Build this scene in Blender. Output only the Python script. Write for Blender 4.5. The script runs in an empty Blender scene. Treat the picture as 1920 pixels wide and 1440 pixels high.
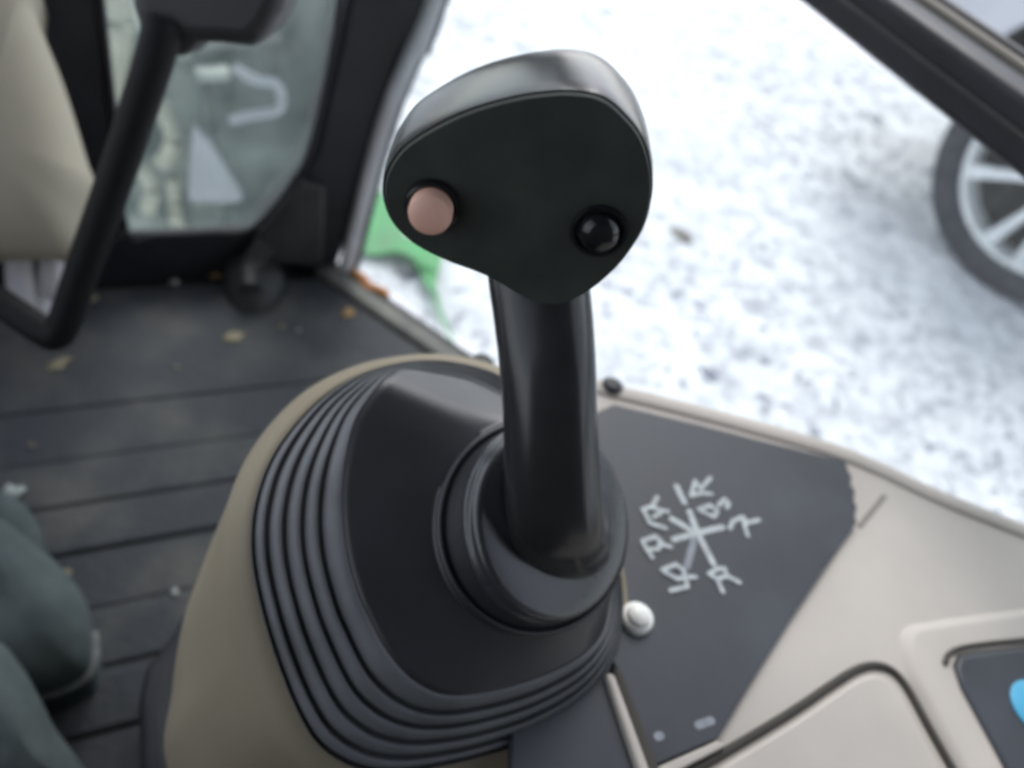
import bpy, bmesh, math, random
from mathutils import Vector, Matrix, noise

random.seed(7)
scene = bpy.context.scene
COL = scene.collection
rad = math.radians

# ------------------------------------------------------------------ camera
FOC = 1450.0                      # focal length in pixels of a 1920 wide picture
CZ = 1.15                         # camera height above the snow
PITCH, ROLL, YAW = rad(45), rad(20), rad(36)
_fh = Vector((math.sin(YAW), math.cos(YAW), 0)); _r0 = Vector((math.cos(YAW), -math.sin(YAW), 0)); _up = Vector((0, 0, 1))
CF = _fh*math.cos(PITCH) - _up*math.sin(PITCH)
_u0 = _fh*math.sin(PITCH) + _up*math.cos(PITCH)
CR = _r0*math.cos(ROLL) + _u0*math.sin(ROLL)
CU = -_r0*math.sin(ROLL) + _u0*math.cos(ROLL)
CP = Vector((0, 0, CZ))
cd = bpy.data.cameras.new('camera'); cam = bpy.data.objects.new('camera', cd); COL.objects.link(cam)
cam.matrix_world = Matrix(((CR.x, CU.x, -CF.x, CP.x), (CR.y, CU.y, -CF.y, CP.y), (CR.z, CU.z, -CF.z, CP.z), (0, 0, 0, 1)))
cd.sensor_width = 36; cd.lens = FOC/1920*36
cd.clip_start = 0.01; cd.clip_end = 2000
cd.dof.use_dof = True; cd.dof.focus_distance = 0.23; cd.dof.aperture_fstop = 7.0
scene.camera = cam

# ------------------------------------------------------------------ sky, sun, exposure
SUN_EL, SUN_AZ = rad(48), rad(25)           # overcast: a weak broad sun, ahead of the cab
w = bpy.data.worlds.new('World'); scene.world = w; w.use_nodes = True
nt = w.node_tree; bg = nt.nodes['Background']
sky = nt.nodes.new('ShaderNodeTexSky'); sky.sky_type = 'NISHITA'; sky.sun_disc = False
sky.sun_elevation = SUN_EL; sky.sun_rotation = SUN_AZ; sky.dust_density = 1.0; sky.air_density = 1.0; sky.ozone_density = 1.0
hs = nt.nodes.new('ShaderNodeHueSaturation'); hs.inputs['Saturation'].default_value = 0.36
nt.links.new(sky.outputs[0], hs.inputs['Color']); nt.links.new(hs.outputs[0], bg.inputs['Color'])
bg.inputs['Strength'].default_value = 0.15
sl = bpy.data.lights.new('sun', 'SUN'); so = bpy.data.objects.new('sun', sl); COL.objects.link(so)
sl.energy = 0.9; sl.angle = rad(30); sl.color = (1, 0.985, 0.97)
sdir = Vector((math.sin(SUN_AZ)*math.cos(SUN_EL), math.cos(SUN_AZ)*math.cos(SUN_EL), math.sin(SUN_EL)))
so.rotation_euler = sdir.to_track_quat('Z', 'Y').to_euler(); so.location = (0, 0, 6)
vs = scene.view_settings
vs.view_transform = 'Standard'; vs.look = 'None'; vs.gamma = 1; vs.use_curve_mapping = False; vs.exposure = 1.2
scene.cycles.use_denoising = True
scene.cycles.pixel_filter_type = 'BLACKMAN_HARRIS'; scene.cycles.filter_width = 3.2   # a soft phone lens
scene.cycles.max_bounces = 10; scene.cycles.transparent_max_bounces = 16
scene.cycles.caustics_reflective = False; scene.cycles.caustics_refractive = False

# ------------------------------------------------------------------ layout helpers
def ray(x, y): return CR*((x-960)/FOC) + CU*((720-y)/FOC) + CF
def atd(x, y, d): return CP + ray(x, y)*d
def onp(x, y, P, n):
    r = ray(x, y); return CP + r*((P-CP).dot(n)/r.dot(n))
def onz(x, y, z): return onp(x, y, Vector((0, 0, z)), Vector((0, 0, 1)))
def onY(x, y, Y): return onp(x, y, Vector((0, Y, 0)), Vector((0, 1, 0)))

# ------------------------------------------------------------------ materials
def pm(name, col, rough=0.5, var=0.12, vscale=30, bump=0.0, bscale=200, spec=0.5, metal=0.0, col2=None, lo=0.35, hi=0.7, rvar=0.1, detail=5, coat=0.0, ior=1.5):
    m = bpy.data.materials.new(name); m.use_nodes = True
    t = m.node_tree; b = t.nodes['Principled BSDF']
    tc = t.nodes.new('ShaderNodeTexCoord')
    n = t.nodes.new('ShaderNodeTexNoise'); n.inputs['Scale'].default_value = vscale; n.inputs['Detail'].default_value = detail
    t.links.new(tc.outputs['Object'], n.inputs['Vector'])
    cr = t.nodes.new('ShaderNodeValToRGB'); cr.color_ramp.elements[0].position = lo; cr.color_ramp.elements[1].position = hi
    c1 = col; c2 = col2 if col2 else tuple(min(1, c*(1+var*2)) for c in col)
    if not col2: c1 = tuple(c*(1-var) for c in col)
    cr.color_ramp.elements[0].color = (*c1, 1); cr.color_ramp.elements[1].color = (*c2, 1)
    t.links.new(n.outputs['Fac'], cr.inputs[0]); t.links.new(cr.outputs[0], b.inputs['Base Color'])
    mr = t.nodes.new('ShaderNodeMapRange'); mr.inputs['To Min'].default_value = max(0.02, rough-rvar); mr.inputs['To Max'].default_value = min(1, rough+rvar)
    t.links.new(n.outputs['Fac'], mr.inputs['Value']); t.links.new(mr.outputs[0], b.inputs['Roughness'])
    b.inputs['Metallic'].default_value = metal; b.inputs['IOR'].default_value = ior
    b.inputs['Specular IOR Level'].default_value = spec
    b.inputs['Coat Weight'].default_value = coat
    if bump:
        n2 = t.nodes.new('ShaderNodeTexNoise'); n2.inputs['Scale'].default_value = bscale; n2.inputs['Detail'].default_value = 3
        t.links.new(tc.outputs['Object'], n2.inputs['Vector'])
        bp = t.nodes.new('ShaderNodeBump'); bp.inputs['Strength'].default_value = bump; bp.inputs['Distance'].default_value = 0.002
        t.links.new(n2.outputs['Fac'], bp.inputs['Height']); t.links.new(bp.outputs[0], b.inputs['Normal'])
    return m

M = {}
M['lever'] = pm('lever_plastic', (0.022, 0.023, 0.024), 0.25, 0.12, 30, 0.0, 900, spec=0.55, rvar=0.02, detail=2)
M['face'] = pm('face_plastic', (0.034, 0.040, 0.034), 0.6, 0.14, 60, 0.1, 1500, spec=0.35)
M['boot'] = pm('boot_rubber', (0.020, 0.021, 0.025), 0.40, 0.15, 25, 0.04, 600, spec=0.7, rvar=0.04)
M['collar'] = pm('collar_plastic', (0.035, 0.037, 0.042), 0.28, 0.12, 25, 0.04, 600, spec=0.8)
M['bellows'] = pm('bellows_rubber', (0.112, 0.117, 0.125), 0.5, 0.15, 30, 0.05, 500, spec=0.6)
M['gloss'] = pm('gloss_black', (0.012, 0.012, 0.014), 0.16, 0.1, 30)
M['pink'] = pm('pink_button', (0.80, 0.48, 0.37), 0.5, 0.05, 60)
M['beige'] = pm('beige_plastic', (0.50, 0.458, 0.41), 0.55, 0.07, 9, 0.08, 1100, spec=0.4)
M['beige_cowl'] = pm('beige_cowl', (0.42, 0.375, 0.295), 0.6, 0.05, 9, 0.05, 900, spec=0.3)
M['pod'] = pm('pod_plastic_shaded', (0.275, 0.235, 0.168), 0.6, 0.06, 9, 0.05, 900, spec=0.3)  # beige darkened all over to carry the shade on the pod's lower left
M['decal'] = pm('decal_black', (0.034, 0.039, 0.048), 0.52, 0.2, 18, 0.03, 300, spec=0.45, detail=7)
M['print'] = pm('print_white', (0.45, 0.49, 0.50), 0.6, 0.15, 260)
M['print_grey'] = pm('print_grey', (0.23, 0.25, 0.28), 0.6, 0.12, 200)
M['gap'] = pm('gap_dark', (0.05, 0.046, 0.038), 0.8, 0.1, 50)
M['capwhite'] = pm('cap_white', (0.88, 0.87, 0.82), 0.35, 0.04, 60)
M['mat'] = pm('mat_rubber', (0.043, 0.047, 0.055), 0.7, 0.1, 11, 0.5, 120, spec=0.4, col2=(0.125, 0.12, 0.108), lo=0.45, hi=0.75, detail=14)
M['floor'] = pm('floor_paint', (0.012, 0.012, 0.013), 0.8, 0.3, 20)
M['frame'] = pm('frame_paint', (0.019, 0.019, 0.024), 0.5, 0.2, 15, 0.1, 200, spec=0.35)
M['frame_dust'] = pm('frame_dusty', (0.020, 0.021, 0.023), 0.6, 0.2, 20, 0.1, 200, col2=(0.05, 0.05, 0.045), lo=0.4, hi=0.8)
M['strip'] = pm('strip_grey', (0.56, 0.57, 0.60), 0.45, 0.1, 20)
M['sill'] = pm('sill_dusty', (0.11, 0.115, 0.11), 0.7, 0.1, 30, 0.2, 150, col2=(0.24, 0.23, 0.20), lo=0.35, hi=0.7)
M['rust'] = pm('rust', (0.42, 0.17, 0.05), 0.85, 0.3, 120, 0.4, 300)
M['rodblack'] = pm('rod_black', (0.008, 0.008, 0.009), 0.6, 0.15, 30, spec=0.2)
M['grip'] = pm('grip_black', (0.022, 0.021, 0.024), 0.5, 0.15, 30)
M['chrome'] = pm('zinc_plated', (0.62, 0.61, 0.64), 0.4, 0.1, 20, metal=0.15)
M['cloth'] = pm('cloth', (0.115, 0.138, 0.140), 0.95, 0.08, 60, 0.5, 1200, spec=0.1)
M['cloth_trim'] = pm('cloth_trim', (0.36, 0.37, 0.36), 0.95, 0.2, 90, 0.5, 900, spec=0.1)
M['leaf'] = pm('dry_leaf', (0.36, 0.22, 0.09), 0.8, 0.3, 90)
M['crumb'] = pm('pale_crumb', (0.42, 0.45, 0.42), 0.7, 0.2, 120)
M['tan'] = pm('tan_crumb', (0.30, 0.26, 0.17), 0.85, 0.2, 120)
M['green'] = pm('green_plastic', (0.002, 0.25, 0.045), 0.5, 0.2, 12)
M['stone'] = pm('stone', (0.22, 0.20, 0.18), 0.9, 0.2, 20, 0.4, 60)
M['carpaint'] = pm('car_paint', (0.55, 0.57, 0.60), 0.25, 0.04, 5, coat=0.6)
M['tyre'] = pm('tyre_rubber', (0.07, 0.07, 0.078), 0.85, 0.15, 25, 0.3, 80)
M['alloy'] = pm('alloy', (0.80, 0.82, 0.83), 0.3, 0.06, 15, metal=0.35)
M['brake'] = pm('wheel_well', (0.085, 0.08, 0.075), 0.8, 0.2, 20)
M['lens'] = pm('lamp_lens', (0.75, 0.77, 0.80), 0.08, 0.05, 8, coat=1.0)
M['arm'] = pm('machine_paint', (0.040, 0.055, 0.056), 0.5, 0.35, 8, 0.1, 30, detail=10, col2=(0.15, 0.18, 0.175), lo=0.48, hi=0.72)
M['hood'] = pm('hood_paint', (0.10, 0.13, 0.12), 0.6, 0.1, 9, 0.1, 30, detail=8, col2=(0.46, 0.50, 0.44), lo=0.44, hi=0.62)
M['palesteel'] = pm('pale_steel', (0.40, 0.41, 0.44), 0.5, 0.1, 14)
M['cream'] = pm('cream_hose', (0.55, 0.54, 0.42), 0.6, 0.15, 18)
M['liner'] = pm('headliner', (0.055, 0.055, 0.058), 0.9, 0.1, 12, 0.3, 200)
M['blue'] = pm('dial_blue', (0.07, 0.42, 0.66), 0.4, 0.05, 40)
M['greystrip'] = pm('seal_grey', (0.13, 0.13, 0.135), 0.6, 0.15, 20)
M['seam'] = pm('seam_shadow', (0.25, 0.23, 0.20), 0.8, 0.1, 50)
M['railbeige'] = pm('rail_beige', (0.24, 0.22, 0.185), 0.6, 0.1, 20)

def glass(name, dirt, dirtcol, sc=6):
    m = bpy.data.materials.new(name); m.use_nodes = True
    t = m.node_tree; t.nodes.remove(t.nodes['Principled BSDF']); out = t.nodes['Material Output']
    tr = t.nodes.new('ShaderNodeBsdfTransparent'); tr.inputs[0].default_value = (0.95, 0.97, 0.965, 1)
    gl = t.nodes.new('ShaderNodeBsdfGlossy'); gl.inputs['Roughness'].default_value = 0.03
    lw_ = t.nodes.new('ShaderNodeLayerWeight'); pw = t.nodes.new('ShaderNodeMath'); pw.operation = 'POWER'; pw.inputs[1].default_value = 5
    t.links.new(lw_.outputs['Facing'], pw.inputs[0])
    fr = t.nodes.new('ShaderNodeMath'); fr.operation = 'MULTIPLY_ADD'; fr.inputs[1].default_value = 0.9; fr.inputs[2].default_value = 0.03
    t.links.new(pw.outputs[0], fr.inputs[0])
    mx = t.nodes.new('ShaderNodeMixShader'); t.links.new(fr.outputs[0], mx.inputs[0]); t.links.new(tr.outputs[0], mx.inputs[1]); t.links.new(gl.outputs[0], mx.inputs[2])
    df = t.nodes.new('ShaderNodeBsdfDiffuse'); df.inputs[0].default_value = (*dirtcol, 1)
    tl = t.nodes.new('ShaderNodeBsdfTranslucent'); tl.inputs[0].default_value = (*dirtcol, 1)
    a = t.nodes.new('ShaderNodeMixShader'); a.inputs[0].default_value = 0.5; t.links.new(df.outputs[0], a.inputs[1]); t.links.new(tl.outputs[0], a.inputs[2])
    tc = t.nodes.new('ShaderNodeTexCoord'); n = t.nodes.new('ShaderNodeTexNoise'); n.inputs['Scale'].default_value = sc; n.inputs['Detail'].default_value = 6
    t.links.new(tc.outputs['Object'], n.inputs['Vector'])
    mr = t.nodes.new('ShaderNodeMapRange'); mr.inputs['From Min'].default_value = 0.3; mr.inputs['From Max'].default_value = 0.7
    mr.inputs['To Min'].default_value = dirt*0.4; mr.inputs['To Max'].default_value = dirt*2.2
    t.links.new(n.outputs['Fac'], mr.inputs['Value'])
    m2 = t.nodes.new('ShaderNodeMixShader'); t.links.new(mr.outputs[0], m2.inputs[0]); t.links.new(mx.outputs[0], m2.inputs[1]); t.links.new(a.outputs[0], m2.inputs[2])
    t.links.new(m2.outputs[0], out.inputs[0])
    return m
M['glass_front'] = glass('dirty_glass', 0.10, (0.42, 0.50, 0.48), 16)
M['glass_side'] = glass('side_glass', 0.02, (0.5, 0.5, 0.5))

def snow_mat():
    m = bpy.data.materials.new('slushy_snow'); m.use_nodes = True
    t = m.node_tree; b = t.nodes['Principled BSDF']; L = t.links.new
    tc = t.nodes.new('ShaderNodeTexCoord')
    def nz(s, d, dist=0.0):
        n = t.nodes.new('ShaderNodeTexNoise'); n.inputs['Scale'].default_value = s; n.inputs['Detail'].default_value = d; n.inputs['Distortion'].default_value = dist
        L(tc.outputs['Object'], n.inputs['Vector']); return n
    def rng(sock, a, c, o0=0.0, o1=1.0):
        r = t.nodes.new('ShaderNodeMapRange'); r.inputs['From Min'].default_value = a; r.inputs['From Max'].default_value = c
        r.inputs['To Min'].default_value = o0; r.inputs['To Max'].default_value = o1; L(sock, r.inputs['Value']); return r.outputs[0]
    n1 = nz(17, 6, 0.9); n2 = nz(21, 2, 0.9); n3 = nz(1.3, 3)
    # wet melt holes: peaks of the fine noise; wider slush where the large noise is high
    zone = rng(n3.outputs['Fac'], 0.25, 0.55, 0.25, 1.0)
    holes = rng(n2.outputs['Fac'], 0.60, 0.67)
    slush = rng(n1.outputs['Fac'], 0.45, 0.66, 0.0, 0.62)
    mu = t.nodes.new('ShaderNodeMath'); mu.operation = 'MULTIPLY'; L(slush, mu.inputs[0]); L(zone, mu.inputs[1])
    n4 = nz(9, 3, 1.2); pits = rng(n4.outputs['Fac'], 0.635, 0.68)
    z2 = nz(0.8, 2); zz = rng(z2.outputs['Fac'], 0.38, 0.58, 0.3, 1.0)
    hp_ = t.nodes.new('ShaderNodeMath'); hp_.operation = 'MAXIMUM'; L(holes, hp_.inputs[0]); L(pits, hp_.inputs[1]); hm_ = t.nodes.new('ShaderNodeMath'); hm_.operation = 'MULTIPLY'; L(hp_.outputs[0], hm_.inputs[0]); L(zz, hm_.inputs[1]); holes = hm_.outputs[0]
    mx = t.nodes.new('ShaderNodeMath'); mx.operation = 'MAXIMUM'; L(holes, mx.inputs[0]); L(mu.outputs[0], mx.inputs[1])
    c = t.nodes.new('ShaderNodeMixRGB'); c.inputs[1].default_value = (0.84, 0.85, 0.87, 1); c.inputs[2].default_value = (0.17, 0.18, 0.23, 1)
    L(mx.outputs[0], c.inputs[0]); L(c.outputs[0], b.inputs['Base Color'])
    b.inputs['Roughness'].default_value = 0.7; b.inputs['Specular IOR Level'].default_value = 0.3
    bp = t.nodes.new('ShaderNodeBump'); bp.inputs['Strength'].default_value = 0.4; bp.inputs['Distance'].default_value = 0.01
    L(n1.outputs['Fac'], bp.inputs['Height']); L(bp.outputs[0], b.inputs['Normal'])
    return m
M['snow'] = snow_mat()

# ------------------------------------------------------------------ mesh helpers
def thing(name, label, cat, loc=(0, 0, 0), group=None):
    o = bpy.data.objects.new(name, None); COL.objects.link(o); o.location = loc; o.empty_display_size = 0.05
    o['label'] = label; o['category'] = cat
    if group: o['group'] = group
    return o
def tag(o, label, cat, group=None):
    o['label'] = label; o['category'] = cat
    if group: o['group'] = group
    return o
def wloc(o):
    v = Vector((0, 0, 0))
    while o: v = v + o.location; o = o.parent
    return v
def obj(name, verts, faces, mat, parent=None, smooth=True, bevel=0.0, seg=3, sub=0, loc=None, angle=35):
    me = bpy.data.meshes.new(name)
    base = wloc(parent) if parent else Vector((0, 0, 0))
    off = base if loc is None else Vector(loc)
    me.from_pydata([tuple(Vector(v)-off) for v in verts], [], faces); me.update()
    bm = bmesh.new(); bm.from_mesh(me); bmesh.ops.recalc_face_normals(bm, faces=bm.faces); bm.to_mesh(me); bm.free()
    if smooth:
        for p in me.polygons: p.use_smooth = True
        if not sub: me.set_sharp_from_angle(angle=rad(angle))
    me.materials.append(M[mat])
    o = bpy.data.objects.new(name, me); COL.objects.link(o)
    if parent: o.parent = parent
    if loc is not None: o.location = off-base
    if bevel:
        b = o.modifiers.new('bevel', 'BEVEL'); b.width = bevel; b.segments = seg; b.limit_method = 'ANGLE'; b.angle_limit = rad(40); b.harden_normals = False
    if sub:
        s = o.modifiers.new('sub', 'SUBSURF'); s.levels = sub; s.render_levels = sub
    return o
def prism(name, pts, ext, mat, parent=None, bevel=0.0, seg=3, **k):
    n = len(pts); ext = Vector(ext)
    v = [Vector(p) for p in pts] + [Vector(p)+ext for p in pts]
    f = [list(range(n)), list(range(2*n-1, n-1, -1))] + [[i, (i+1) % n, n+(i+1) % n, n+i] for i in range(n)]
    return obj(name, v, f, mat, parent, bevel=bevel, seg=seg, **k)
def loft(name, loops, mat, parent=None, cap0=False, cap1=False, closed=True, **k):
    n = len(loops[0]); v = [Vector(p) for l in loops for p in l]; f = []
    for j in range(len(loops)-1):
        for i in range(n if closed else n-1):
            a = j*n+i; b = j*n+(i+1) % n
            f.append([a, b, b+n, a+n])
    if cap0: f.append(list(range(n))[::-1])
    if cap1: f.append([(len(loops)-1)*n+i for i in range(n)])
    return obj(name, v, f, mat, parent, **k)
def catmull(pts, n):
    P = [Vector(p) for p in pts]; P = [P[0]*2-P[1]] + P + [P[-1]*2-P[-2]]; out = []
    m = len(P)-3
    for k in range(n+1):
        t = k/n*m; i = min(int(t), m-1); t -= i
        a, b, c, d = P[i:i+4]
        out.append(0.5*((2*b)+(c-a)*t+(2*a-5*b+4*c-d)*t*t+(3*b-a-3*c+d)*t**3))
    return out
def closed_curve(pts, n):
    P = [Vector(p) for p in pts]; m = len(P); dense = []
    for i in range(m):
        a, b, c, d = P[(i-1) % m], P[i], P[(i+1) % m], P[(i+2) % m]
        for s in range(12):
            t = s/12; dense.append(0.5*((2*b)+(c-a)*t+(2*a-5*b+4*c-d)*t*t+(3*b-a-3*c+d)*t**3))
    return dense
def ring_by_angle(pts, cen, e1, e2, n):
    """resample a closed outline at even angles about cen in the frame e1, e2"""
    D = closed_curve(pts, 0); A = []
    for p in D:
        d = p-cen; A.append((math.atan2(d.dot(e2), d.dot(e1)), p))
    A.sort(key=lambda q: q[0]); out = []
    for k in range(n):
        t = -math.pi+2*math.pi*k/n
        hi = next((i for i, q in enumerate(A) if q[0] >= t), 0); lo = (hi-1) % len(A)
        a0, p0 = A[lo]; a1, p1 = A[hi]
        if a1 < a0: a1 += 2*math.pi
        tt = t if t >= a0 else t+2*math.pi
        s = 0 if a1-a0 < 1e-6 else min(1, max(0, (tt-a0)/(a1-a0)))
        out.append(p0.lerp(p1, s))
    return out
def tube(name, pts, rads, mat, parent=None, seg=16, power=2.0, caps=True, e_hint=(0, 0, 1), aspect=1.0, **k):
    loops = []; P = [Vector(p) for p in pts]; h = Vector(e_hint)
    for i, p in enumerate(P):
        t = (P[min(i+1, len(P)-1)]-P[max(i-1, 0)]).normalized()
        a = t.cross(h).normalized() if t.cross(h).length > 1e-4 else t.orthogonal().normalized(); b = t.cross(a).normalized()
        r = rads[i] if isinstance(rads, (list, tuple)) else rads
        lp = []
        for s in range(seg):
            q = 2*math.pi*s/seg; c, sn = math.cos(q), math.sin(q)
            lp.append(p + a*r*math.copysign(abs(c)**(2/power), c) + b*r*aspect*math.copysign(abs(sn)**(2/power), sn))
        loops.append(lp)
    return loft(name, loops, mat, parent, caps, caps, **k)
def disc_stack(name, cen, N, prof, mat, parent=None, seg=40, e1=None, cap0=False, cap1=True, **k):
    """revolve prof [(radius, height)] round N"""
    N = Vector(N).normalized(); a = N.orthogonal().normalized() if e1 is None else Vector(e1); b = N.cross(a).normalized()
    loops = [[cen+N*h+(a*math.cos(2*math.pi*i/seg)+b*math.sin(2*math.pi*i/seg))*r for i in range(seg)] for r, h in prof]
    return loft(name, loops, mat, parent, cap0, cap1, **k)
def box(name, lo, hi, mat, parent=None, bevel=0.0, **k):
    x0, y0, z0 = lo; x1, y1, z1 = hi
    return prism(name, [(x0, y0, z0), (x1, y0, z0), (x1, y1, z0), (x0, y1, z0)], (0, 0, z1-z0), mat, parent, bevel=bevel, **k)

# ================================================================== THE SETTING
FLOOR = 0.50; DECK = 0.82
def warp(t): return 14*t**3 + 3.0*t if abs(t) < 0.999 else math.copysign(600, t)
N = 190; gv = []; gf = []
for j in range(N+1):
    for i in range(N+1):
        x = 1.5+warp(2*i/N-1); y = 1.5+warp(2*j/N-1); r = math.hypot(x-1.5, y-1.5)
        z = 0
        if r < 9: z = 0.032*noise.fractal(Vector((x*3.2, y*3.2, 0)), 1.0, 2.0, 5)*max(0, 1-r/9) - 0.004
        gv.append((x, y, z))
for j in range(N):
    for i in range(N): a = j*(N+1)+i; gf.append([a, a+1, a+N+2, a+N+1])
g = obj('snow_ground', gv, gf, 'snow'); g['kind'] = 'structure'

# cab floor pan and the closed parts of the cab behind and above the camera
fl = prism('cab_floor', [(-0.75, -0.45, FLOOR-0.05), (0.34, -0.45, FLOOR-0.05), (0.34, 0.56, FLOOR-0.05), (0.205, 0.79, FLOOR-0.05), (-0.75, 0.79, FLOOR-0.05)], (0, 0, 0.045), 'floor'); fl['kind'] = 'structure'
rf = box('cab_roof', (-0.78, -0.52, 1.82), (0.56, 0.72, 1.88), 'liner', bevel=0.01); rf['kind'] = 'structure'
bw = box('cab_rear_wall', (-0.78, -0.56, 0.45), (0.56, -0.50, 1.815), 'liner', bevel=0.01); bw['kind'] = 'structure'
lw = box('cab_left_wall', (-0.84, -0.50, 0.45), (-0.785, 0.72, 0.78), 'liner', bevel=0.01); lw['kind'] = 'structure'
se = box('seat_shade_block', (-0.62, -0.48, FLOOR+0.01), (-0.17, 0.14, 0.83), 'liner', bevel=0.05); se['kind'] = 'structure'  # unseen block standing in for the seat, added to shade the pod

# ================================================================== FLOOR MAT
mt = thing('floor_mat', 'grey ribbed rubber mat covering the cab floor', 'floor mat', (0, 0.4, FLOOR))
ys = [0.557, 0.4965, 0.4455, 0.396, 0.343, 0.2915, 0.2415, 0.19, 0.14]
prism('mat_sheet', [(-0.62, 0.12, FLOOR-0.004), (0.33, 0.12, FLOOR-0.004), (0.33, 0.54, FLOOR-0.004), (0.205, 0.728, FLOOR-0.004), (-0.62, 0.728, FLOOR-0.004)], (0, 0, 0.0082), 'mat', mt)
prism('mat_front_panel', [(-0.60, ys[0]+0.003, FLOOR), (0.318, ys[0]+0.003, FLOOR), (0.207, 0.724, FLOOR), (-0.60, 0.724, FLOOR)], (0, 0, 0.0065), 'mat', mt, bevel=0.003)
def sillx(y): return 0.333-(y-0.557)*0.70
for i in range(len(ys)-1):
    y1, y0 = ys[i]-(0.0020, 0.0032, 0.0016, 0.0026)[i % 4], ys[i+1]+(0.0018, 0.0022, 0.0028, 0.0015)[i % 4]
    prism('mat_strip', [(-0.60, y0, FLOOR), (min(0.33, sillx(y0)), y0, FLOOR), (min(0.33, sillx(y1)), y1, FLOOR), (-0.60, y1, FLOOR)], (0, 0, 0.0068+0.0013*((i*7) % 3-1)), 'mat', mt, bevel=0.0035)

# ================================================================== DOOR SILL
sa, sb = onz(640, 517, FLOOR), onz(890, 690, FLOOR); sdv = (sb-sa).normalized(); so_ = Vector((-sdv.y, sdv.x, 0))
if so_.x < 0: so_ = -so_
sl_t = thing('door_sill', 'dusty grey door sill along the slanted edge of the mat', 'sill', sa)
def sbar(name, o0, o1, z0, z1, m, bev, l0=-0.02, l1=0.25):
    a = sa+sdv*l0; b = sa+sdv*l1
    return prism(name, [a+so_*o0+Vector((0, 0, z0)), b+so_*o0+Vector((0, 0, z0)), b+so_*o1+Vector((0, 0, z0)), a+so_*o1+Vector((0, 0, z0))], (0, 0, z1-z0), m, sl_t, bevel=bev)
sbar('sill_plate', -0.028, -0.003, -0.05, 0.013, 'sill', 0.004)
sbar('sill_seal', -0.002, 0.008, -0.06, 0.010, 'frame', 0.003)
vv = []
for k in range(9):
    t = k/8; c = sa+sdv*(0.012+0.058*t)+so_*(0.004+0.004*math.sin(t*9))+Vector((0, 0, 0.012))
    vv.append((c, 0.004+0.003*math.sin(t*math.pi)+0.0015*random.random()))
tube('rust_flake', [c for c, _ in vv], [r for _, r in vv], 'rust', sl_t, seg=8, aspect=0.6)

# ================================================================== FRONT WINDOW
YF = 0.74
fw = thing('front_window', 'dirty front window in a black frame left of the corner pillar', 'window', (0.05, YF, FLOOR))
def fp(l, Y=YF): return [onY(x, y, Y) for x, y in l]
prism('bottom_rail', [(-0.30, YF, FLOOR-0.004), (0.21, YF, FLOOR-0.004)] + fp([(480, 432), (237, 444)]) + [(-0.30, YF, 0.572)], (0, 0.016, 0), 'frame', fw, bevel=0.006)
prism('side_frame', [Vector((-0.12, YF, 1.81)), Vector((0.0, YF, 1.81))]+fp([(184, -30), (210, 205), (232, 441), (180, 446), (-60, 446)]), (0, 0.045, 0), 'frame', fw, bevel=0.005)
prism('pane', [Vector((-0.06, YF+0.010, 1.80)), Vector((0.40, YF+0.010, 1.80))]+fp([(720, -60), (640, 240), (480, 470), (180, 480)], YF+0.010), (0, 0.004, 0), 'glass_front', fw)
# rubber glazing bead round the visible opening
tube('glazing_bead', catmull(fp([(186, -30), (212, 205), (238, 437), (300, 441), (400, 436), (476, 427), (556, 332), (586, 262), (612, 150), (632, 40), (640, -40)], YF-0.001), 40), 0.0035, 'frame', fw, seg=8)

# ================================================================== CORNER PILLAR
cp = thing('corner_pillar', 'black corner pillar with a pale edge strip beside the front window', 'pillar', (0.21, YF, FLOOR))
def upz(a, b, z, Y=YF):                    # carry the edge a>b on upwards to height z
    A, B = onY(*a, Y), onY(*b, Y); return B+(B-A)*((z-B.z)/(B.z-A.z))
pil = [upz((640, 90), (648, 60), 1.81), upz((812, 30), (834, -40), 1.81)] + fp([(834, -40), (812, 30), (700, 330), (628, 516), (560, 520), (500, 505), (478, 452), (560, 345), (590, 280), (618, 150), (638, 60), (650, 0)])
pil[0] = pil[1]-Vector((0.085, 0, 0))
prism('column', pil, (0, 0.055, 0), 'frame', cp, bevel=0.008)
prism('gusset', fp([(564, 340), (612, 352), (606, 500), (500, 500), (486, 440)], YF-0.012), (0, 0.011, 0), 'frame_dust', cp, bevel=0.006)
e = fp([(822, -40), (797, 30), (713, 232), (640, 512)], YF-0.004)
e = [upz((797, 30), (822, -40), 1.8, YF-0.004)]+e
tube('edge_strip', catmull([p+Vector((0.004, 0, 0)) for p in e], 24), 0.0082, 'strip', cp, seg=12, power=3)
e = fp([(848, -40), (823, 30), (738, 232), (664, 512)], YF+0.004)
e = [upz((823, 30), (848, -40), 1.8, YF+0.004)]+e
tube('edge_seal', catmull(e, 24), 0.0048, 'frame', cp, seg=10)
# rounded foot at the pillar base
ft = [onz(x, y, FLOOR+0.006) for x, y in [(478, 500), (530, 545), (520, 575), (480, 592), (440, 578), (418, 545), (424, 510)]]
cen = sum(ft, Vector())/len(ft)
lp0 = ring_by_angle(ft, cen, Vector((1, 0, 0)), Vector((0, 1, 0)), 28)
lps = [lp0] + [[cen+(p-cen)*s+Vector((0.006*h, 0.012*h, 0.03*h)) for p in lp0] for s, h in ((1.0, 0.3), (0.9, 0.7), (0.65, 1.0), (0.2, 1.08))]
loft('foot', lps, 'frame_dust', cp, cap1=True)
tube('foot_arm', catmull([onz(470, 545, FLOOR+0.03), onz(470, 500, FLOOR+0.035), onY(500, 455, YF-0.01)], 8), 0.013, 'frame_dust', cp, seg=12)

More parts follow.
